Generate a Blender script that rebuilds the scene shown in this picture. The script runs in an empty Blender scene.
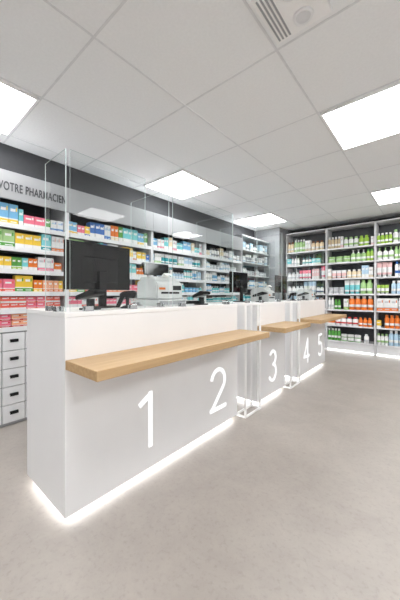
import bpy, bmesh, math, random
from mathutils import Vector, Matrix
random.seed(11)
SC = bpy.context.scene
COL = SC.collection
PI = math.pi

# ---------------------------------------------------------------- materials
def lin(c):
    return tuple(((v/255)/12.92 if v/255 <= .04045 else ((v/255+.055)/1.055)**2.4) for v in c)
MC = {}
def mat(name, col, rough=.5, metal=0.0, var=.05, scale=18.0, spec=.5):
    if name in MC: return MC[name]
    m = bpy.data.materials.new(name); m.use_nodes = True
    nt = m.node_tree; b = nt.nodes['Principled BSDF']
    c = lin(col)
    tc = nt.nodes.new('ShaderNodeTexCoord'); nz = nt.nodes.new('ShaderNodeTexNoise')
    nz.inputs['Scale'].default_value = scale; nz.inputs['Detail'].default_value = 3
    rp = nt.nodes.new('ShaderNodeValToRGB')
    rp.color_ramp.elements[0].position = .3; rp.color_ramp.elements[1].position = .7
    rp.color_ramp.elements[0].color = tuple(v*(1-var) for v in c)+(1,)
    rp.color_ramp.elements[1].color = tuple(min(1, v*(1+var)) for v in c)+(1,)
    nt.links.new(tc.outputs['Object'], nz.inputs['Vector'])
    nt.links.new(nz.outputs['Fac'], rp.inputs['Fac'])
    nt.links.new(rp.outputs['Color'], b.inputs['Base Color'])
    b.inputs['Roughness'].default_value = rough; b.inputs['Metallic'].default_value = metal
    b.inputs['Specular IOR Level'].default_value = spec
    MC[name] = m
    return m
def emit(name, col, s):
    m = bpy.data.materials.new(name); m.use_nodes = True
    nt = m.node_tree; nt.nodes.clear()
    o = nt.nodes.new('ShaderNodeOutputMaterial'); e = nt.nodes.new('ShaderNodeEmission')
    e.inputs['Color'].default_value = tuple(col)+(1,); e.inputs['Strength'].default_value = s
    nt.links.new(e.outputs[0], o.inputs[0]); return m
def glass_mat():
    m = bpy.data.materials.new('clear_glass'); m.use_nodes = True
    nt = m.node_tree; nt.nodes.clear()
    o = nt.nodes.new('ShaderNodeOutputMaterial'); mx = nt.nodes.new('ShaderNodeMixShader')
    t = nt.nodes.new('ShaderNodeBsdfTransparent'); g = nt.nodes.new('ShaderNodeBsdfGlossy')
    f = nt.nodes.new('ShaderNodeFresnel'); f.inputs['IOR'].default_value = 1.42
    ge = nt.nodes.new('ShaderNodeNewGeometry')
    inv = nt.nodes.new('ShaderNodeMath'); inv.operation = 'SUBTRACT'; inv.inputs[0].default_value = 1.0
    mu = nt.nodes.new('ShaderNodeMath'); mu.operation = 'MULTIPLY'
    t.inputs['Color'].default_value = (.975, .988, .985, 1); g.inputs['Roughness'].default_value = .01
    nt.links.new(ge.outputs['Backfacing'], inv.inputs[1])
    nt.links.new(f.outputs[0], mu.inputs[0]); nt.links.new(inv.outputs[0], mu.inputs[1])
    nt.links.new(mu.outputs[0], mx.inputs[0]); nt.links.new(t.outputs[0], mx.inputs[1])
    nt.links.new(g.outputs[0], mx.inputs[2]); nt.links.new(mx.outputs[0], o.inputs[0]); return m
def wood_mat():
    m = bpy.data.materials.new('oak_wood'); m.use_nodes = True
    nt = m.node_tree; b = nt.nodes['Principled BSDF']
    tc = nt.nodes.new('ShaderNodeTexCoord'); mp = nt.nodes.new('ShaderNodeMapping')
    mp.inputs['Scale'].default_value = (30, 1.2, 30)
    nz = nt.nodes.new('ShaderNodeTexNoise'); nz.inputs['Scale'].default_value = 1.6
    nz.inputs['Detail'].default_value = 6; nz.inputs['Distortion'].default_value = .4
    rp = nt.nodes.new('ShaderNodeValToRGB')
    rp.color_ramp.elements[0].position = .25; rp.color_ramp.elements[1].position = .75
    rp.color_ramp.elements[0].color = lin((176, 143, 102))+(1,)
    rp.color_ramp.elements[1].color = lin((200, 169, 127))+(1,)
    nt.links.new(tc.outputs['Object'], mp.inputs[0]); nt.links.new(mp.outputs[0], nz.inputs['Vector'])
    nt.links.new(nz.outputs['Fac'], rp.inputs['Fac']); nt.links.new(rp.outputs[0], b.inputs['Base Color'])
    b.inputs['Roughness'].default_value = .45; return m
def floor_mat():
    m = bpy.data.materials.new('beige_grey_floor'); m.use_nodes = True
    nt = m.node_tree; b = nt.nodes['Principled BSDF']
    tc = nt.nodes.new('ShaderNodeTexCoord')
    n1 = nt.nodes.new('ShaderNodeTexNoise'); n1.inputs['Scale'].default_value = 2.6; n1.inputs['Detail'].default_value = 10; n1.inputs['Roughness'].default_value = .75; n1.inputs['Distortion'].default_value = .3
    n2 = nt.nodes.new('ShaderNodeTexNoise'); n2.inputs['Scale'].default_value = 40; n2.inputs['Detail'].default_value = 6; n2.inputs['Roughness'].default_value = .7
    r1 = nt.nodes.new('ShaderNodeValToRGB'); r2 = nt.nodes.new('ShaderNodeValToRGB')
    r1.color_ramp.elements[0].position = .3; r1.color_ramp.elements[1].position = .7
    r1.color_ramp.elements[0].color = lin((157, 150, 144))+(1,); r1.color_ramp.elements[1].color = lin((174, 167, 160))+(1,)
    r2.color_ramp.elements[0].position = .3; r2.color_ramp.elements[1].position = .48
    r2.color_ramp.elements[0].color = (.85, .847, .843, 1); r2.color_ramp.elements[1].color = (1, 1, 1, 1)
    mx = nt.nodes.new('ShaderNodeMix'); mx.data_type = 'RGBA'; mx.blend_type = 'MULTIPLY'; mx.inputs['Factor'].default_value = 1
    for n in (n1, n2): nt.links.new(tc.outputs['Object'], n.inputs['Vector'])
    nt.links.new(n1.outputs['Fac'], r1.inputs['Fac']); nt.links.new(n2.outputs['Fac'], r2.inputs['Fac'])
    nt.links.new(r1.outputs[0], mx.inputs['A']); nt.links.new(r2.outputs[0], mx.inputs['B'])
    nt.links.new(mx.outputs['Result'], b.inputs['Base Color'])
    b.inputs['Roughness'].default_value = .42; return m

FLOOR = floor_mat(); WOOD = wood_mat(); GLASS = glass_mat()
CEIL = mat('ceiling_tile', (244, 245, 246), .9, var=.02, scale=60)
GRID = mat('ceiling_grid', (226, 227, 229), .6)
DARKW = mat('charcoal_wall', (66, 67, 70), .8)
WHITEW = mat('white_wall', (242, 243, 244), .8, var=.02)
LAM = mat('white_laminate', (236, 236, 237), .4, var=.01, scale=4)
TOPM = mat('white_countertop', (242, 242, 242), .3, var=.01, scale=4)
NUMW = emit('lit_white_numeral', (1, 1, 1), 1.2)
SHELFW = mat('white_shelf', (228, 229, 231), .45, var=.02)
HEADM = mat('grey_fascia', (164, 166, 169), .5, var=.01)
GREYM = mat('grey_metal', (160, 162, 165), .4, .2, var=.02)
CHROME = mat('brushed_steel', (200, 202, 204), .25, .9, var=.02)
WMETAL = mat('white_metal', (248, 248, 248), .35, var=.01)
BLACK = mat('black_plastic', (14, 14, 16), .35, var=.08, spec=.3)
BLACK2 = mat('dark_grey_plastic', (40, 41, 44), .5, var=.08, spec=.3)
GLOSSB = mat('gloss_black', (7, 7, 9), .12, var=.03, spec=.35)
SCREEN = mat('screen_glass', (14, 17, 22), .08, var=.05)
OFFW = mat('offwhite_plastic', (212, 213, 213), .4, var=.02)
PAPER = mat('receipt_paper', (250, 250, 246), .8, var=.01)
ORANGE = mat('orange_plastic', (226, 122, 52), .5)
EDGE = mat('glass_edge', (205, 218, 217), .2, var=.0)
CHAR = mat('charcoal_panel', (62, 64, 68), .7)
CHARB = mat('grey_back_panel', (90, 92, 96), .7)
LETTER = mat('grey_letters', (72, 74, 78), .6)
LIGHT = emit('panel_light', (1, .998, .995), 15.5)
LED = emit('led_light', (1, 1, 1), 9.0)
LED2 = emit('shelf_base_led', (1, 1, 1), 4.0)

# ---------------------------------------------------------------- mesh helpers
def BM(): return bmesh.new()
def box(bm, x0, x1, y0, y1, z0, z1, mi=0, bev=0, seg=2):
    r = bmesh.ops.create_cube(bm, size=1)
    vs = r['verts']
    for v in vs:
        v.co = Vector((x0+(v.co.x+.5)*(x1-x0), y0+(v.co.y+.5)*(y1-y0), z0+(v.co.z+.5)*(z1-z0)))
    fs = set(f for v in vs for f in v.link_faces)
    for f in fs: f.material_index = mi
    if bev:
        es = list(set(e for v in vs for e in v.link_edges))
        bmesh.ops.bevel(bm, geom=es, offset=bev, segments=seg, profile=.5, affect='EDGES')
    return vs
def prism_y(bm, poly, y0, y1, mi=0):      # poly in (x,z)
    a = [bm.verts.new((x, y0, z)) for x, z in poly]; b = [bm.verts.new((x, y1, z)) for x, z in poly]
    n = len(poly); fs = [bm.faces.new(a), bm.faces.new(b[::-1])]
    for i in range(n): fs.append(bm.faces.new((a[i], b[i], b[(i+1) % n], a[(i+1) % n])))
    for f in fs: f.material_index = mi
def lathe(bm, prof, mats, n=14, cx=0, cy=0, sx=1, sy=1):
    rings = []
    for r, z in prof:
        rings.append([bm.verts.new((cx+sx*r*math.cos(2*PI*i/n), cy+sy*r*math.sin(2*PI*i/n), z)) for i in range(n)])
    for k in range(len(prof)-1):
        for i in range(n):
            f = bm.faces.new((rings[k][i], rings[k][(i+1) % n], rings[k+1][(i+1) % n], rings[k+1][i]))
            f.material_index = mats[k]; f.smooth = True
    f = bm.faces.new(rings[0][::-1]); f.material_index = mats[0]
    f = bm.faces.new(rings[-1]); f.material_index = mats[-1]
def build(name, bm, mats, parent=None, loc=None):
    bmesh.ops.recalc_face_normals(bm, faces=bm.faces)
    me = bpy.data.meshes.new(name); bm.to_mesh(me); bm.free()
    for m in (mats if isinstance(mats, (list, tuple)) else [mats]): me.materials.append(m)
    o = bpy.data.objects.new(name, me); COL.objects.link(o)
    if parent: o.parent = parent
    if loc: o.location = loc
    return o
def thing(name, label, cat, loc=(0, 0, 0), rz=0, group=None):
    o = bpy.data.objects.new(name, None); COL.objects.link(o); o.empty_display_size = .1
    o.location = loc; o.rotation_euler = (0, 0, rz); o['label'] = label; o['category'] = cat
    if group: o['group'] = group
    return o
def struct(name, bm, m):
    o = build(name, bm, m); o['kind'] = 'structure'; return o
def ORD(n):
    w = ['first', 'second', 'third', 'fourth', 'fifth', 'sixth', 'seventh', 'eighth', 'ninth', 'tenth', 'eleventh', 'twelfth']
    if n <= 12: return w[n-1]
    return str(n)+('th' if n % 10 not in (1, 2, 3) or n in (11, 12, 13) else {1: 'st', 2: 'nd', 3: 'rd'}[n % 10])
def dup(root, loc, rz, label=None, group=None):
    r = root.copy(); COL.objects.link(r); r.location = loc; r.rotation_euler = (0, 0, rz)
    if label: r['label'] = label
    if group: r['group'] = group
    for ch in list(root.children):
        c = ch.copy(); COL.objects.link(c); c.parent = r
        for g in ch.children:
            d = g.copy(); COL.objects.link(d); d.parent = c
    return r

# ---------------------------------------------------------------- room
RX0, RX1, RY0, RY1, RZ = -3.5, 3.33, -3.23, 6.97, 2.85
T = .825; GY = .06
b = BM(); box(b, RX0, RX1, RY0, RY1, -.1, 0); struct('floor', b, FLOOR)
b = BM(); box(b, RX0, RX1, RY0, RY1, RZ, RZ+.1); struct('ceiling', b, CEIL)
b = BM(); box(b, RX0-.1, RX0, RY0-.1, RY1+.1, -.1, RZ+.1); struct('wall_left', b, DARKW)
b = BM(); box(b, RX0, RX1, RY1, RY1+.1, -.1, RZ+.1); struct('wall_back', b, DARKW)
b = BM(); box(b, RX1, RX1+.1, RY0-.1, RY1+.1, -.1, RZ+.1); struct('wall_right', b, WHITEW)
b = BM(); box(b, RX0, RX1, RY0-.1, RY0, -.1, RZ+.1); struct('wall_front', b, WHITEW)
b = BM()
x = -3.27
while x < RX1:
    box(b, x-.007, x+.007, RY0, RY1, RZ-.003, RZ); x += T
y = GY-3*T
while y < RY1:
    box(b, RX0, RX1, y-.007, y+.007, RZ-.0026, RZ); y += T
struct('trim_1', b, GRID)
b = BM(); box(b, RX0+.001, -2.84, 6.26, RY1-.001, 0, RZ-.007, bev=.008); struct('wall_corner', b, GREYM)

# ceiling lights
lights = [
 (-3.27, GY, 'square white LED ceiling panel at the left edge above the sign header'),
 (-3.27, GY+3*T, 'square white LED ceiling panel above the second counter screen, mid picture'),
 (-3.27, GY+6*T, 'small looking far LED ceiling panel near the back left corner'),
 (-.795, GY+3*T, 'large LED ceiling panel at upper right, beyond the small ceiling fitting'),
 (-.795, GY+6*T, 'LED ceiling panel at right edge nearest the back wall shelves'),
 (-.795, GY, 'LED ceiling panel directly over the viewer'),
 (-3.27, GY-3*T, 'LED ceiling panel behind the viewer on the left wall side'),
 (-.795, GY-3*T, 'LED ceiling panel behind the viewer in the middle row'),
 (1.68, GY-3*T, 'LED ceiling panel behind the viewer on the right side'),
 (1.68, GY, 'LED ceiling panel to the right of the viewer'),
 (1.68, GY+3*T, 'second LED ceiling panel along the right wall row'),
 (1.68, GY+6*T, 'far LED ceiling panel along the right wall row'),
]
l0 = None
for (lx, ly, lab) in lights:
    loc = (lx+T/2, ly+T/2, RZ-.022)
    if l0 is None:
        l0 = thing('ceiling_light', lab, 'ceiling light', loc, 0, 'LED ceiling panels')
        h = T/2-.014; b = BM()
        for (a0, a1, c0, c1) in ((-h, h, -h, -h+.018), (-h, h, h-.018, h), (-h, -h+.018, -h+.018, h-.018), (h-.018, h, -h+.018, h-.018)):
            box(b, a0, a1, c0, c1, 0, .021)
        build('frame', b, WMETAL, l0)
        b = BM(); box(b, -h+.018, h-.018, -h+.018, h-.018, .004, .016); build('diffuser', b, LIGHT, l0)
    else: dup(l0, loc, 0, lab)

# small ceiling fitting with slots and round details
t = thing('ceiling_fitting', 'small white square ceiling fitting with round lenses at the top of picture', 'ceiling fitting', (-.60, 1.48, RZ-.036))
b = BM(); box(b, -.16, .16, -.17, .17, .006, .0355, bev=.006); build('housing', b, WMETAL, t)
for yy in (-.09, .09):
    b = BM(); lathe(b, [(.055, .0055), (.053, -.003), (.042, -.005), (.04, .002), (.012, .0005)], [0, 0, 0, 1], 28, .03, yy); build('lens', b, [CEIL, SHELFW], t)
b = BM()
for k in range(4): box(b, -.14+k*.022, -.13+k*.022, -.15, .15, .003, .0056)
build('grille', b, GREYM, t)

# ---------------------------------------------------------------- counters
def ribbon(bm, pts, w, th=.003, x=0):
    L = []; R = []; n = len(pts)
    for i in range(n):
        p = Vector(pts[i])
        d0 = (Vector(pts[i])-Vector(pts[i-1])).normalized() if i > 0 else None
        d1 = (Vector(pts[i+1])-Vector(pts[i])).normalized() if i < n-1 else None
        if d0 is None: d0 = d1
        if d1 is None: d1 = d0
        m = (d0+d1).normalized(); nn = Vector((-m.y, m.x)); k = 1/max(.55, m.dot(d1))
        L.append(p+nn*w/2*k); R.append(p-nn*w/2*k)
    for i in range(n-1):
        q = [L[i], L[i+1], R[i+1], R[i]]
        lo = [bm.verts.new((x, a.x, a.y)) for a in q]; hi = [bm.verts.new((x+th, a.x, a.y)) for a in q]
        bm.faces.new(lo); bm.faces.new(hi[::-1])
        for j in range(4): bm.faces.new((lo[j], lo[(j+1) % 4], hi[(j+1) % 4], hi[j]))
def arc(cx, cy, r, a0, a1, n=16, ry=None):
    ry = ry or r
    return [(cx+r*math.cos(math.radians(a0+(a1-a0)*i/n)), cy+ry*math.sin(math.radians(a0+(a1-a0)*i/n))) for i in range(n+1)]
DIG = {
 1: [[(-.2, .80), (.06, .95), ], [(.06, 1.0), (.06, 0)]],
 2: [arc(0, .70, .27, 170, -32, 18)+[(-.27, .055)], [(-.33, .055), (.33, .055)]],
 3: [arc(-.01, .74, .215, 150, -90, 16), arc(-.02, .29, .255, 90, -155, 18, .245)],
 4: [[(.12, 0), (.12, 1.0)], [(.12, .96), (-.31, .27)], [(-.35, .27), (.33, .27)]],
 5: [[(.25, .95), (-.2, .95)], [(-.17, .99), (-.21, .52)], [(-.21, .52)]+arc(-.02, .32, .275, 128, -150, 18)],
}
XF, XB, CT = -1.51, -2.08, 1.15
def counter(y0, y1, nums, label, lip0=0, lip1=0):
    t = thing('service_counter', label, 'counter', (XF, y0, 0), 0, 'numbered pharmacy counters')
    L = y1-y0; D = XB-XF
    b = BM(); box(b, D, 0, 0, L, .045, CT-.025, bev=.003); build('body', b, LAM, t)
    b = BM(); box(b, D-.002, .003, -.003, L+.003, CT-.025, CT, bev=.002); build('countertop', b, TOPM, t)
    b = BM(); box(b, D+.075, -.075, .075, L-.075, 0, .045); build('plinth', b, WMETAL, t)
    b = BM()
    za, zb, i0, i1 = .024, .043, .036, .056
    box(b, -i1, -i0, i0, L-i0, za, zb); box(b, D+i0, D+i1, i0, L-i0, za, zb)
    box(b, D+i1, -i1, i0, i1, za, zb); box(b, D+i1, -i1, L-i1, L-i0, za, zb)
    s = build('led_strip', b, LED, t); s['label'] = 'glowing white LED strip under the counter'
    b = BM(); box(b, .0035, .33, -lip0, L+lip1, .845, .895, bev=.003)
    s = build('ledge', b, WOOD, t); s['label'] = 'thick light oak ledge along the counter front'
    for n, yc in nums:
        b = BM()
        for st in DIG[n]: ribbon(b, [(p[0]*.37, p[1]*.385) for p in st], .034, .003, .001)
        o = build('number', b, NUMW, t, (0, yc-y0, .19)); o['label'] = 'white numeral %d' % n
    return t
counter(.66, 2.35, [(1, 1.22), (2, 2.03)], 'long near white counter numbered 1 and 2 with oak ledge', 0, .04)
counter(2.75, 3.5, [(3, 3.14)], 'short middle white counter numbered 3 with oak ledge')
counter(3.92, 5.23, [(4, 4.30), (5, 4.95)], 'far white counter numbered 4 and 5 with oak ledge', 0, .10)

# tubular frames in the gaps
def frame(y0, y1, label):
    t = thing('tubular_frame', label, 'metal frame', (XF, y0, 0), 0, 'tubular frames between the counters')
    L = y1-y0; r = .009; xs = (-.06, .05); H = 1.15
    for xx in xs:
        for yy in (r, L-r):
            b = BM(); box(b, xx-r, xx+r, yy-r, yy+r, 0, H, bev=.002); build('post', b, WMETAL, t)
    for z in (r, H-r):
        for xx in xs:
            b = BM(); box(b, xx-r, xx+r, 2*r, L-2*r, z-r, z+r); build('rail', b, WMETAL, t)
        for yy in (r, L-r):
            b = BM(); box(b, xs[0]+r, xs[1]-r, yy-r, yy+r, z-r, z+r); build('rail', b, WMETAL, t)
frame(2.41, 2.735, 'white tubular frame in the gap between counters 2 and 3')
frame(3.55, 3.88, 'white tubular frame in the gap between counters 3 and 4')

# glass screens
def glass_pane(nm, x0, x1, ya, yb, ax, parent):
    b = BM(); box(b, x0, x1, ya, yb, .004, .90)
    b.normal_update()
    for f in b.faces:
        if abs(f.normal[ax]) < .5: f.material_index = 1
    build(nm, b, [GLASS, EDGE], parent)
def screen(y0, y1, label):
    t = thing('glass_screen', label, 'glass screen', (XF-.03, y0, CT), 0, 'protective glass screens on the counters')
    L = y1-y0
    glass_pane('pane', -.0025, .0025, 0, L, 0, t)
    for yy in (.08, L-.13):
        b = BM(); box(b, -.02, -.004, yy, yy+.05, 0, .03, bev=.003); box(b, .004, .02, yy, yy+.05, 0, .03, bev=.003)
        box(b, -.02, .02, yy, yy+.05, 0, .004); build('clamp', b, CHROME, t)
def divider(y, d, label):
    t = thing('glass_divider', label, 'glass divider', (XF-.04, y, CT), 0, 'sideways glass dividers on the counters')
    glass_pane('pane', -d, 0, -.0025, .0025, 1, t)
    for xx in (-d+.05, -.12):
        b = BM(); box(b, xx, xx+.05, -.02, -.004, 0, .03, bev=.003); box(b, xx, xx+.05, .004, .02, 0, .03, bev=.003)
        box(b, xx, xx+.05, -.02, .02, 0, .004); build('clamp', b, CHROME, t)
screen(.70, 1.22, 'tall clear glass screen at near end of counter, before black monitor')
screen(1.485, 2.31, 'tall clear glass screen on the counter above numeral 2')
screen(2.80, 3.47, 'tall clear glass screen on the counter numbered 3')
screen(3.97, 4.5, 'tall clear glass screen on the far counter above numeral 4')
screen(4.72, 5.22, 'farthest clear glass screen, on the counter above numeral 5')
divider(.682, .28, 'clear glass divider standing sideways at the near end of first counter')
divider(1.455, .48, 'clear glass divider standing sideways between monitor and white till printer')
divider(2.33, .48, 'clear glass divider standing sideways at the far end of first counter')
divider(2.77, .48, 'clear glass divider standing sideways at near end of counter 3')
divider(3.94, .48, 'clear glass divider standing sideways at near end of counter 4')

# ---------------------------------------------------------------- counter equipment
def monitor(x, y, w, zlo, zhi, label, rz=0):
    t = thing('computer_monitor', label, 'monitor', (x, y, CT), rz, 'monitors on the counters')
    b = BM(); box(b, -.016, .012, -w/2, w/2, zlo, zhi, bev=.006)
    box(b, .012, .028, -w*.28, w*.28, zlo+.05, zhi-.10, bev=.008); build('housing', b, GLOSSB, t)
    b = BM(); box(b, -.0185, -.0165, -w/2+.014, w/2-.014, zlo+.02, zhi-.014); build('screen', b, SCREEN, t)
    b = BM(); box(b, .0285, .048, -.03, .03, .012, zlo+.14, bev=.004); build('stand', b, GLOSSB, t)
    b = BM(); lathe(b, [(.115, 0), (.115, .008), (.09, .0118)], [0, 0, 0][:2], 24, .03, 0, .8, 1.15); build('base', b, BLACK, t)
monitor(-1.91, 1.09, .52, .13, .47, 'large black computer monitor on near end of the first counter')
monitor(-1.93, 3.04, .40, .12, .38, 'black computer monitor on the counter numbered 3')
monitor(-1.93, 4.32, .42, .12, .40, 'black computer monitor on the far counter numbered 4')

def terminal(x, y, label, rz=0):
    t = thing('payment_terminal', label, 'payment terminal', (x, y, CT), rz, 'payment terminals on the counters')
    b = BM(); box(b, -.045, .045, -.05, .05, 0, .012, bev=.004); box(b, -.012, .018, -.02, .02, .012, .07); build('stand', b, BLACK2, t)
    b = BM(); prism_y(b, [(-.085, .062), (.085, .098), (.085, .118), (.04, .13), (-.085, .088)], -.043, .043)
    bmesh.ops.bevel(b, geom=list(b.edges), offset=.004, segments=2, affect='EDGES'); build('housing', b, BLACK, t)
    sl = (.130-.088)/(.125)
    b = BM(); prism_y(b, [(-.02, .1105+.001), (.03, .1275), (.03, .1285), (-.02, .1125+.0005)], -.032, .032); build('display', b, SCREEN, t)
    b = BM()
    for i in range(4):
        for j in range(3):
            cx = -.075+i*.0125; cz = .088+(cx+.085)*sl
            box(b, cx, cx+.008, -.03+j*.022, -.03+j*.022+.016, cz, cz+.004)
    build('keypad', b, GREYM, t)
terminal(-1.675, .89, 'black payment terminal on counter in front of large black monitor', .3)
terminal(-1.67, 1.98, 'black payment terminal on counter above numeral 2, behind glass', -.2)
terminal(-1.67, 3.12, 'black payment terminal on the counter numbered 3', .2)
terminal(-1.67, 4.60, 'black payment terminal on the far counter between numerals 4 and 5', .1)

def scanner(x, y, label, rz=0):
    t = thing('barcode_scanner', label, 'barcode scanner', (x, y, CT), rz, 'barcode scanners on the counters')
    b = BM(); lathe(b, [(.05, 0), (.05, .008), (.02, .02)], [0, 0], 20); box(b, -.01, .01, -.01, .01, .018, .09); build('stand', b, BLACK2, t)
    b = BM(); prism_y(b, [(-.05, .085), (.05, .07), (.065, .11), (.05, .125), (-.02, .12), (-.05, .105)], -.032, .032)
    bmesh.ops.bevel(b, geom=list(b.edges), offset=.005, segments=2, affect='EDGES'); build('head', b, BLACK, t)
    b = BM(); prism_y(b, [(-.048, .086), (-.018, .081), (-.055, .005), (-.08, .009)], -.015, .015); build('grip', b, BLACK, t)
scanner(-1.66, 1.16, 'black barcode scanner on its stand between monitor and white printer', .8)
scanner(-1.66, 4.14, 'black barcode scanner on the far counter above numeral 4', .4)

def printer(x, y, label, s=1.0, disp=False):
    t = thing('receipt_printer', label, 'printer', (x, y, CT), 0, 'white receipt printers on the counters')
    dz = 0; hw = .10*s
    if disp:
        dz = .055; hw = .15
        b = BM(); box(b, -.15, .17, -.165, .165, 0, .052, bev=.006); build('base_unit', b, OFFW, t)
        b = BM(); box(b, .1702, .1725, -.15, .15, .012, .042); build('drawer_front', b, GREYM, t)
    S = lambda pts: [(a*s, c*s+dz) for a, c in pts]
    b = BM(); prism_y(b, S([(-.13, 0), (.13, 0), (.13, .12), (.10, .15), (-.13, .15)]), -hw, hw)
    bmesh.ops.bevel(b, geom=list(b.edges), offset=.008, segments=2, affect='EDGES'); build('body', b, OFFW, t)
    b = BM(); prism_y(b, S([(-.12, .1505), (.08, .1505), (.065, .185), (-.11, .185)]), -hw*.9, hw*.9)
    bmesh.ops.bevel(b, geom=list(b.edges), offset=.006, segments=2, affect='EDGES'); build('lid', b, OFFW, t)
    b = BM(); box(b, .129*s, .1325*s, -hw*.7, hw*.7, .045*s+dz, .06*s+dz); build('paper_slot', b, BLACK, t)
    b = BM(); box(b, .1305*s, .133*s, -hw*.85, -hw*.4, .078*s+dz, .095*s+dz); build('status_light', b, ORANGE, t)
    b = BM(); box(b, .1305*s, .133*s, hw*.2, hw*.85, .075*s+dz, .112*s+dz); build('control_panel', b, BLACK2, t)
    b = BM()
    pts = S([(.06, .165), (.07, .20), (.09, .215), (.12, .195)])
    for i in range(3):
        (xa, za), (xb, zb) = pts[i], pts[i+1]
        vs = [b.verts.new(p) for p in ((xa, -.04, za), (xa, .04, za), (xb, .04, zb), (xb, -.04, zb))]; b.faces.new(vs)
    build('receipt', b, PAPER, t)
    if disp:
        b = BM(); box(b, -.075, -.055, -.012, .012, .185*s+dz-.01, .185*s+dz+.06); build('display_stand', b, BLACK2, t)
        b = BM(); box(b, -.02, .004, -.145, .155, -.055, .055, bev=.004)
        bmesh.ops.rotate(b, verts=b.verts, cent=(0, 0, 0), matrix=Matrix.Rotation(-.3, 3, 'Y'))
        bmesh.ops.translate(b, verts=b.verts, vec=(-.045, 0, .185*s+dz+.075)); build('display', b, GLOSSB, t)
printer(-1.88, 1.655, 'large white till printer with dark display on top, right of monitor', 1.05, True)
printer(-1.76, 3.36, 'white receipt printer on the counter numbered 3')
printer(-1.76, 4.98, 'white receipt printer on the far counter above numeral 5')
def keyboard(x, y, label, rz=0):
    t = thing('keyboard', label, 'keyboard', (x, y, CT), rz)
    b = BM(); prism_y(b, [(-.065, 0), (.065, 0), (.065, .026), (-.065, .014)], -.19, .19); build('case', b, BLACK, t)
    b = BM()
    for i in range(5):
        for j in range(15):
            cx = -.055+i*.023; cz = .014+(cx+.065)*.0923
            box(b, cx, cx+.018, -.18+j*.024, -.18+j*.024+.019, cz, cz+.007)
    build('keys', b, BLACK2, t)
keyboard(-1.95, 2.05, 'low black keyboard on first counter behind the payment terminal above numeral 2')

# ---------------------------------------------------------------- shelving
def text_mesh(body, size, width=None):
    cu = bpy.data.curves.new('txt', 'FONT'); cu.body = body; cu.size = size; cu.extrude = .0015; cu.offset = .0014; cu.space_character = 1.08
    o = bpy.data.objects.new('txt', cu); COL.objects.link(o)
    dg = bpy.context.evaluated_depsgraph_get()
    me = bpy.data.meshes.new_from_object(o.evaluated_get(dg))
    bpy.data.objects.remove(o); 
    xs = [v.co.x for v in me.vertices]; x0 = min(xs); k = (width/(max(xs)-x0)) if width else 1
    for v in me.vertices:
        v.co.x = (v.co.x-x0)*k; v.co = Vector((v.co.x, -v.co.z, v.co.y))
    return me
def bay(loc, rz, W, D, ztops, top, base, label, group, header=False, glass=False, text=None, frontrail=.04, sidem=None, sw=.02, backm=None, led=False):
    t = thing('shelving_bay', label, 'shelf unit', loc, rz, group)
    for xx in (0.0005, W-.0005-sw):
        b = BM(); box(b, xx, xx+sw-.0005, 0, D, 0, top, bev=.002); build('side_panel', b, sidem or SHELFW, t)
    b = BM(); box(b, .02, W-.02, D-.015, D, base, top-.02); build('back_panel', b, backm or CHAR, t)
    if base:
        b = BM(); box(b, .02, W-.02, .012, D-.001, 0, base-.001, bev=.002); build('base_cabinet', b, SHELFW, t)
    if led:
        b = BM(); box(b, .022, W-.022, .004, .0115, .012, .04); s = build('led_strip', b, LED2, t); s['label'] = 'glowing white LED strip along the shelf base'
    for z in ztops:
        b = BM(); box(b, .02, W-.02, .006, D-.016, z-.016, z); s = build('shelf', b, SHELFW, t)
        if not glass:
            b = BM(); box(b, .021, W-.021, -.002, .0055, z-frontrail, z+.006, bev=.001); build('price_rail', b, SHELFW, s)
    b = BM(); box(b, .02, W-.02, 0, D, top-.02, top); build('top_panel', b, SHELFW, t)
    if glass:
        for (xa, xb) in ((.022, W/2-.003), (W/2+.003, W-.022)):
            b = BM(); box(b, xa, xb, -.008, -.002, base+.01, top-.02)
            b.normal_update()
            for f in b.faces:
                if abs(f.normal.y) < .5: f.material_index = 1
            g = build('glass_door', b, [GLASS, EDGE], t)
            hx = W/2+(.03 if xa > W/3 else -.03)
            b = BM(); box(b, hx-.006, hx+.006, -.03, -.009, 1.25, 1.45, bev=.002); build('handle', b, CHROME, g)
    if header:
        b = BM(); box(b, 0.001, W-.001, -.022, -.003, 2.145, 2.41, bev=.002); h = build('header_sign', b, HEADM, t)
        if text:
            me = text_mesh(text, .112, .61); me.materials.append(LETTER)
            o = bpy.data.objects.new('lettering', me); COL.objects.link(o); o.parent = h; o.location = (.565, -.0245, 2.225)
            o['label'] = 'grey lettering VOTRE PHARMACIEN'
    return t
LX, LD = -3.08, .40
LY = [.17, 1.37, 2.57, 3.77]
ROWS_L = [.93, 1.10, 1.27, 1.485, 1.70, 1.92]
baylab = ['first shelf bay on the left wall, above white drawers under lettered header',
          'second shelf bay on the left wall, behind the large black monitor',
          'third shelf bay on the left wall, between the two near glass screens',
          'last open shelf bay on the left wall, beside the glazed cabinet']
for i, y in enumerate(LY):
    bay((LX, y, 0), PI/2, 1.2, LD, ROWS_L if i == 0 else ROWS_L[1:], 2.34, 0 if i == 0 else 1.08, baylab[i], 'shelf bays on the left wall',
        True, text='VOTRE PHARMACIEN' if i == 0 else None)
ROWS_G = [1.10, 1.38, 1.66, 1.94, 2.2]
bay((LX, 4.98, 0), PI/2, 1.25, LD, ROWS_G, 2.5, .9, 'glazed dark cabinet at far end of left wall beside the corner post', 'shelf bays on the left wall', glass=True, sidem=GREYM)
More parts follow.
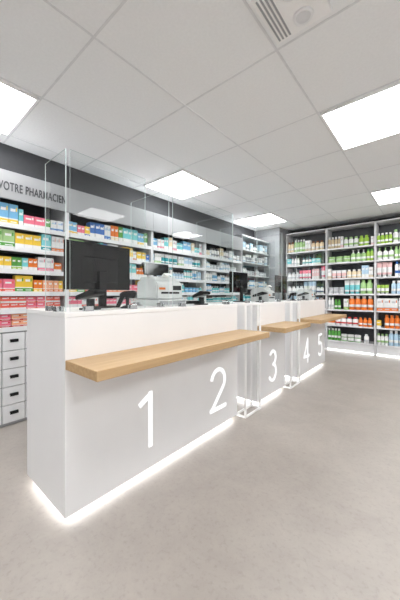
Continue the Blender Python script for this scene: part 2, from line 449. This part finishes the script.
# drawer units
d0 = None
for k in range(6):
    w = .1925; y = LY[0]+.0225+k*w
    lab = 'narrow white five-drawer unit under the left shelves, %s from the left' % ORD(k+1)
    if k == 3: lab = 'narrow white five-drawer unit beside near end of first counter, at left edge'
    if k == 4: lab = 'white five-drawer unit half hidden behind near end of first counter'
    if d0 is None:
        d0 = thing('drawer_unit', lab, 'drawers', (LX, y, 0), PI/2, 'drawer units under the left shelves')
        b = BM(); box(b, .001, w-.001, .02, .38, 0, .885); build('carcass', b, GREYM, d0)
        for j in range(5):
            z0 = .03+j*.171
            b = BM(); box(b, .004, w-.004, 0, .0195, z0, z0+.164, bev=.003); dr = build('drawer', b, SHELFW, d0)
            b = BM(); box(b, w/2-.035, w/2+.035, -.018, -.0005, z0+.09, z0+.106, bev=.004); box(b, w/2-.035, w/2+.035, -.02, -.014, z0+.078, z0+.1, bev=.002)
            build('handle', b, BLACK, dr)
    else: dup(d0, (LX, y, 0), PI/2, lab)

BY = 6.55
BXS = [-2.80, -1.865, -.93, .005]
ROWS_B = [.23, .57, .91, 1.25, 1.59, 1.93, 2.25]
bbl = ['back wall shelf bay nearest the grey corner post', 'middle shelf bay on the back wall', 'right shelf bay on the back wall, cut by picture edge', 'back wall shelf bay beyond the right picture edge']
for i, xx in enumerate(BXS):
    bay((xx, BY, 0), 0, .93, .40, ROWS_B, 2.72, .20, bbl[i], 'shelf bays on the back wall', frontrail=.026, sw=.014, backm=CHARB, led=True)

# ---------------------------------------------------------------- products
def pm(c, rough=.4):
    return mat('product_%d_%d_%d' % c, c, rough, var=.03)
C = dict(white=(234, 234, 234), blue=(56, 112, 190), lightblue=(120, 184, 224), teal=(40, 160, 168), green=(84, 160, 66), lime=(160, 200, 76),
         yellow=(244, 206, 64), orange=(234, 124, 40), red=(206, 52, 50), pink=(236, 118, 142), purple=(132, 88, 164), navy=(36, 56, 112), coral=(236, 106, 90),
         cream=(236, 218, 184), brown=(130, 84, 56), grey=(150, 154, 160), silver=(200, 204, 208), aqua=(120, 208, 214), peach=(244, 178, 140), palegreen=(164, 204, 138), beige=(208, 190, 156), palepink=(238, 196, 196), paleblue=(182, 212, 232))
MESH = {}
def carton(ca, cb, w, d, h):
    key = ('c', ca, cb, w, d, h)
    if key in MESH: return MESH[key]
    b = BM(); z1, z2 = h*.24, h*.30
    ring = lambda z, e: [b.verts.new(p) for p in ((-w/2+e, -d/2+e, z), (w/2-e, -d/2+e, z), (w/2-e, d/2-e, z), (-w/2+e, d/2-e, z))]
    e = .002
    rs = [ring(0, e), ring(e, 0), ring(z1, 0), ring(z2, 0), ring(h-e, 0), ring(h, e)]
    for k in range(5):
        for i in range(4):
            f = b.faces.new((rs[k][i], rs[k][(i+1) % 4], rs[k+1][(i+1) % 4], rs[k+1][i])); f.material_index = 1 if k <= 1 else (2 if k == 2 else 0)
    b.faces.new(rs[0][::-1]); b.faces.new(rs[-1])
    box(b, -w*.34, w*.2, -d/2-.0008, -d/2, h*.64, h*.78, 2)      # printed panel
    box(b, -w*.34, w*.34, -d/2-.0008, -d/2, h*.1, h*.15, 2)
    box(b, w*.26, w*.40, -d/2-.0008, -d/2, h*.66, h*.86, 1)
    bmesh.ops.recalc_face_normals(b, faces=b.faces)
    me = bpy.data.meshes.new('carton'); b.to_mesh(me); b.free()
    lab = 'white' if ca != 'white' else ('paleblue' if cb == 'blue' else 'silver')
    for c in (ca, cb, lab): me.materials.append(pm(C[c]))
    MESH[key] = me; return me
def bottle(kind, ca, cb, r, h):
    key = (kind, ca, cb, r, h)
    if key in MESH: return MESH[key]
    b = BM()
    if kind == 'pump bottle':
        lathe(b, [(r*.92, 0), (r, .006), (r, h*.22), (r*1.012, h*.225), (r*1.012, h*.40), (r, h*.405), (r, h*.66), (r*.4, h*.74), (r*.4, h*.80), (r*.16, h*.81), (r*.16, h*.92), (r*.3, h*.93), (r*.3, h)],
              [0, 0, 0, 2, 0, 0, 0, 1, 1, 1, 1, 1])
        box(b, -r*.16, r*.16, -r*1.0, 0, h*.94, h*.985, 1)
    elif kind == 'bottle':
        lathe(b, [(r*.92, 0), (r, .006), (r, h*.22), (r*1.012, h*.225), (r*1.012, h*.40), (r, h*.405), (r, h*.74), (r*.6, h*.82), (r*.6, h*.83), (r*.64, h*.835), (r*.64, h*.985), (r*.6, h)],
              [0, 0, 0, 2, 0, 0, 0, 0, 1, 1, 1])
    elif kind == 'tube':
        n = 14; prof = [(.8, .8, 0), (.82, .82, h*.16), (.86, .86, h*.165), (1, .9, h*.3), (1.0, .6, h*.65), (1.05, .1, h*.94), (1.05, .08, h)]
        rings = [[b.verts.new((r*ax*math.cos(2*PI*i/n), r*ay*math.sin(2*PI*i/n), z)) for i in range(n)] for ax, ay, z in prof]
        ms = [1, 1, 0, 2, 0, 0]
        for k in range(len(prof)-1):
            for i in range(n):
                f = b.faces.new((rings[k][i], rings[k][(i+1) % n], rings[k+1][(i+1) % n], rings[k+1][i])); f.material_index = ms[k]; f.smooth = True
        f = b.faces.new(rings[0][::-1]); f.material_index = 1; b.faces.new(rings[-1])
    else:  # jar
        lathe(b, [(r*.92, 0), (r, .006), (r, h*.12), (r*1.01, h*.125), (r*1.01, h*.55), (r, h*.555), (r*.98, h*.62), (r*.9, h*.63), (r*1.02, h*.64), (r*1.02, h*.97), (r*.95, h)],
              [0, 0, 0, 2, 0, 0, 0, 1, 1, 1])
    bmesh.ops.recalc_face_normals(b, faces=b.faces)
    me = bpy.data.meshes.new(kind.replace(' ', '_')); b.to_mesh(me); b.free()
    lab = 'white' if ca != 'white' else cb
    if ca == 'white' and cb == 'white': lab = 'silver'
    for c in (ca, cb, lab): me.materials.append(pm(C[c]))
    MESH[key] = me; return me
NMAP = {'lightblue': 'light blue', 'palegreen': 'pale green', 'palepink': 'pale pink', 'paleblue': 'pale blue'}
def cname(c): return NMAP.get(c, c)
def describe(ca, cb): return cname(ca) if ca == cb else '%s and %s' % (cname(ca), cname(cb))
COUNT = {}
def put(me, name, loc, rz, label, cat, group):
    o = bpy.data.objects.new(name, me); COL.objects.link(o); o.location = loc; o.rotation_euler = (0, 0, rz)
    o['label'] = label; o['category'] = cat; o['group'] = group; COUNT[name] = COUNT.get(name, 0)+1
def row(W, zt, hmax, spec, place, rz, where, group, frm, start=.03, gaps=.1, big=1.0, fac=(2, 3, 3, 4)):
    # spec: list of (kind, ca, cb); cycles through a shuffled spec so every row mixes all its products
    x = start; items = []
    queue = []; last = None
    while True:
        if not queue:
            queue = list(spec); random.shuffle(queue)
            if len(queue) > 1 and queue[0] == last: queue.append(queue.pop(0))
        kind, ca, cb = queue.pop(0)
        last = (kind, ca, cb)
        if kind == 'carton':
            w = random.choice((.04, .05, .06, .075, .095)); h = round(hmax*random.choice((.6, .72, .84, .94, 1.0)), 3); d = .09
            if big > 1: w = round(w*1.2, 4); h = round(h*.85, 3)
            me = carton(ca, cb, w, d, h); nm = 'medicine_carton'
        elif kind == 'flat carton':
            w = random.choice((.07, .085, .1)); h = round(min(.062, hmax*.49), 3); d = .1; me = carton(ca, cb, w, d, h); nm = 'medicine_carton'
        else:
            k = {'pump bottle': .036, 'bottle': .031, 'tube': .032, 'jar': .042}[kind]*big
            r = k*random.choice((.75, .95, 1.1, 1.3)); h = round(hmax*(random.choice((.62, .75, .88, 1.0)) if kind != 'jar' else .5), 3)
            w = 2.1*r; d = 2*r; me = bottle(kind, ca, cb, round(r, 4), h); nm = kind.replace(' ', '_')
        nf = random.choice(fac) if kind != 'carton' else random.choice((1, 2, 2, 3))
        done = False
        for q in range(nf):
            if x+w > W-.024: done = True; break
            items.append((me, nm, kind, ca, cb, x+w/2, d, h, w)); x += w+random.uniform(.0015, .004)
        if done: break
        x += random.uniform(.001, .004)
        if random.random() < gaps: x += random.uniform(.02, .06)
    n = len(items)
    for i, (me, nm, kind, ca, cb, xc, d, h, w) in enumerate(items):
        o = ORD(i+1 if frm == 'left' else n-i)
        base = '%s %s, %s, %s from %s' % (describe(ca, cb), 'carton' if 'carton' in kind else kind, where, o, frm)
        cat = 'box' if 'carton' in kind else ('tube' if kind == 'tube' else ('jar' if kind == 'jar' else 'bottle'))
        yy = .025+d/2+random.uniform(0, .012)
        if kind == 'flat carton':
            put(me, nm, place(xc, yy, zt+.0005), rz, 'lower '+base, cat, group)
            put(me, nm, place(xc, yy+.003, zt+h+.001), rz, 'upper '+base, cat, group)
        else:
            put(me, nm, place(xc, yy, zt+.0005), rz, base, cat, group)
c_ = lambda *a: ('carton',)+a
f_ = lambda *a: ('flat carton',)+a
bt = lambda *a: ('bottle',)+a
pb = lambda *a: ('pump bottle',)+a
tu = lambda *a: ('tube',)+a
ja = lambda *a: ('jar',)+a
# left bay specs, per row from lowest
L1 = [[f_('pink', 'red'), f_('coral', 'pink'), f_('peach', 'red')],
      [f_('pink', 'coral'), f_('coral', 'white'), f_('peach', 'orange')],
      [c_('yellow', 'orange'), c_('orange', 'yellow'), c_('pink', 'coral'), c_('peach', 'orange'), c_('yellow', 'green')],
      [c_('yellow', 'white'), c_('orange', 'white'), c_('green', 'lime'), c_('lime', 'yellow'), c_('aqua', 'white'), c_('white', 'pink')],
      [c_('lightblue', 'white'), c_('palegreen', 'green'), c_('aqua', 'teal'), c_('lime', 'white'), c_('yellow', 'white'), c_('white', 'orange'), c_('blue', 'lightblue')],
      [c_('lightblue', 'yellow'), c_('blue', 'white'), c_('yellow', 'blue'), c_('pink', 'white'), c_('aqua', 'white'), c_('orange', 'cream'), c_('white', 'blue'), c_('green', 'white')]]
L3 = [[c_('white', 'lightblue'), bt('aqua', 'white')],
      [bt('aqua', 'white'), bt('white', 'paleblue'), ja('white', 'lightblue')],
      [bt('paleblue', 'white'), tu('white', 'lightblue'), bt('white', 'aqua')],
      [c_('white', 'palegreen'), tu('white', 'teal'), c_('paleblue', 'white')],
      [c_('aqua', 'white'), c_('white', 'pink'), c_('cream', 'white'), c_('lightblue', 'white')]]
L2 = [s for s in L1[1:]]; L2[0] = [c_('pink', 'white'), c_('white', 'coral')]
L4 = [[bt('aqua', 'white'), bt('teal', 'white')],
      [pb('aqua', 'white'), bt('white', 'lightblue')],
      [tu('white', 'lightblue'), bt('white', 'silver')],
      [ja('white', 'silver'), c_('white', 'lightblue'), bt('white', 'paleblue')],
      [c_('white', 'paleblue'), c_('cream', 'white'), bt('white', 'grey')]]
rn = ['top shelf', 'second shelf', 'third shelf', 'fourth shelf', 'fifth shelf', 'sixth shelf', 'lowest shelf']
bn = ['first left wall bay', 'second left wall bay', 'third left wall bay', 'last open left bay']
for bi, y0 in enumerate(LY):
    S = [L1, L2, L3, L4][bi]; R = ROWS_L if bi == 0 else ROWS_L[1:]
    for ri, zt in enumerate(R):
        nxt = (R+[2.16])[ri+1]; hm = nxt-zt-.044
        nm = rn[len(R)-1-ri]
        row(1.2, zt, hm, S[ri], lambda a, c, z, y0=y0: (LX-c, y0+a, z), PI/2, '%s of %s' % (nm, bn[bi]),
            'products on the %s of the %s' % (nm, bn[bi]), 'right' if bi == 0 else 'left', .025 if bi else .42, .0)
LG = [[bt('teal', 'white'), bt('aqua', 'white')], [bt('white', 'lightblue'), c_('white', 'grey')], [ja('white', 'silver'), bt('white', 'silver')], [c_('white', 'paleblue'), tu('white', 'grey')], [c_('paleblue', 'white'), bt('white', 'grey')]]
for ri, zt in enumerate(ROWS_G):
    nm = rn[4-ri]
    row(1.25, zt, .2, LG[ri], lambda a, c, z: (LX-c, 4.98+a, z), PI/2, '%s of glazed cabinet' % nm, 'products on the %s of the glazed cabinet' % nm, 'left', .04, .6)
B = [[[bt('white', 'orange'), ja('white', 'blue'), c_('white', 'paleblue')], [bt('white', 'red'), tu('peach', 'white'), c_('yellow', 'white')], [bt('white', 'lightblue'), c_('white', 'grey'), tu('paleblue', 'white')],
      [tu('paleblue', 'white'), bt('white', 'navy'), bt('white', 'white')], [c_('palepink', 'white'), bt('white', 'silver'), tu('pink', 'white')], [pb('white', 'teal'), bt('white', 'white'), c_('aqua', 'white')], [bt('cream', 'brown'), bt('palegreen', 'white'), c_('white', 'beige')]],
     [[bt('green', 'white'), ja('green', 'white'), bt('white', 'white')], [bt('orange', 'orange'), bt('white', 'red'), c_('orange', 'white'), ja('peach', 'white')], [bt('green', 'green'), bt('white', 'white'), bt('orange', 'white'), c_('white', 'lime')],
      [bt('palegreen', 'palegreen'), tu('white', 'aqua'), bt('white', 'white'), ja('white', 'silver')], [bt('cream', 'white'), tu('white', 'palepink'), c_('white', 'beige'), c_('paleblue', 'white')], [pb('palegreen', 'white'), bt('lime', 'green'), bt('white', 'white'), ja('white', 'palegreen')], [bt('lime', 'lime'), bt('white', 'palegreen'), bt('beige', 'white'), c_('white', 'palepink')]],
     [[bt('white', 'palegreen'), ja('white', 'lime'), bt('paleblue', 'white')], [bt('orange', 'white'), bt('orange', 'orange'), c_('yellow', 'white')], [bt('green', 'white'), bt('white', 'white'), c_('white', 'orange')],
      [bt('paleblue', 'white'), tu('lime', 'white'), ja('white', 'paleblue')], [c_('white', 'lime'), bt('white', 'blue'), tu('palepink', 'white')], [bt('palegreen', 'palegreen'), pb('white', 'palegreen'), bt('white', 'white')], [pb('palegreen', 'white'), bt('lime', 'white'), bt('white', 'palegreen')]]]
bb = ['first back wall bay', 'middle back wall bay', 'right back wall bay']
for bi in range(3):
    for ri, zt in enumerate(ROWS_B):
        nxt = (ROWS_B+[2.72])[ri+1]; hm = min(.295, nxt-zt-.035)
        nm = rn[6-ri] if ri else 'lowest shelf'
        row(.93, zt, hm, B[bi][ri], lambda a, c, z, x0=BXS[bi]: (x0+a, BY+c, z), 0, '%s of %s' % (nm, bb[bi]),
            'products on the %s of the %s' % (nm, bb[bi]), 'left', .02, .2, 1.3, (2, 3, 3, 4))
print('products', COUNT)

# ---------------------------------------------------------------- camera
cd = bpy.data.cameras.new('camera'); cam = bpy.data.objects.new('camera', cd); COL.objects.link(cam)
cam.location = (0, 0, 1.25); cam.rotation_euler = (PI/2, 0, math.radians(40.4))
cd.sensor_width = 36; cd.lens = 277/600*36; cd.shift_y = -.01; cd.clip_start = .02
SC.camera = cam
w = bpy.data.worlds.new('world'); SC.world = w; w.use_nodes = True
w.node_tree.nodes['Background'].inputs[0].default_value = (.8, .85, .9, 1); w.node_tree.nodes['Background'].inputs[1].default_value = .3
SC.view_settings.view_transform = 'Standard'
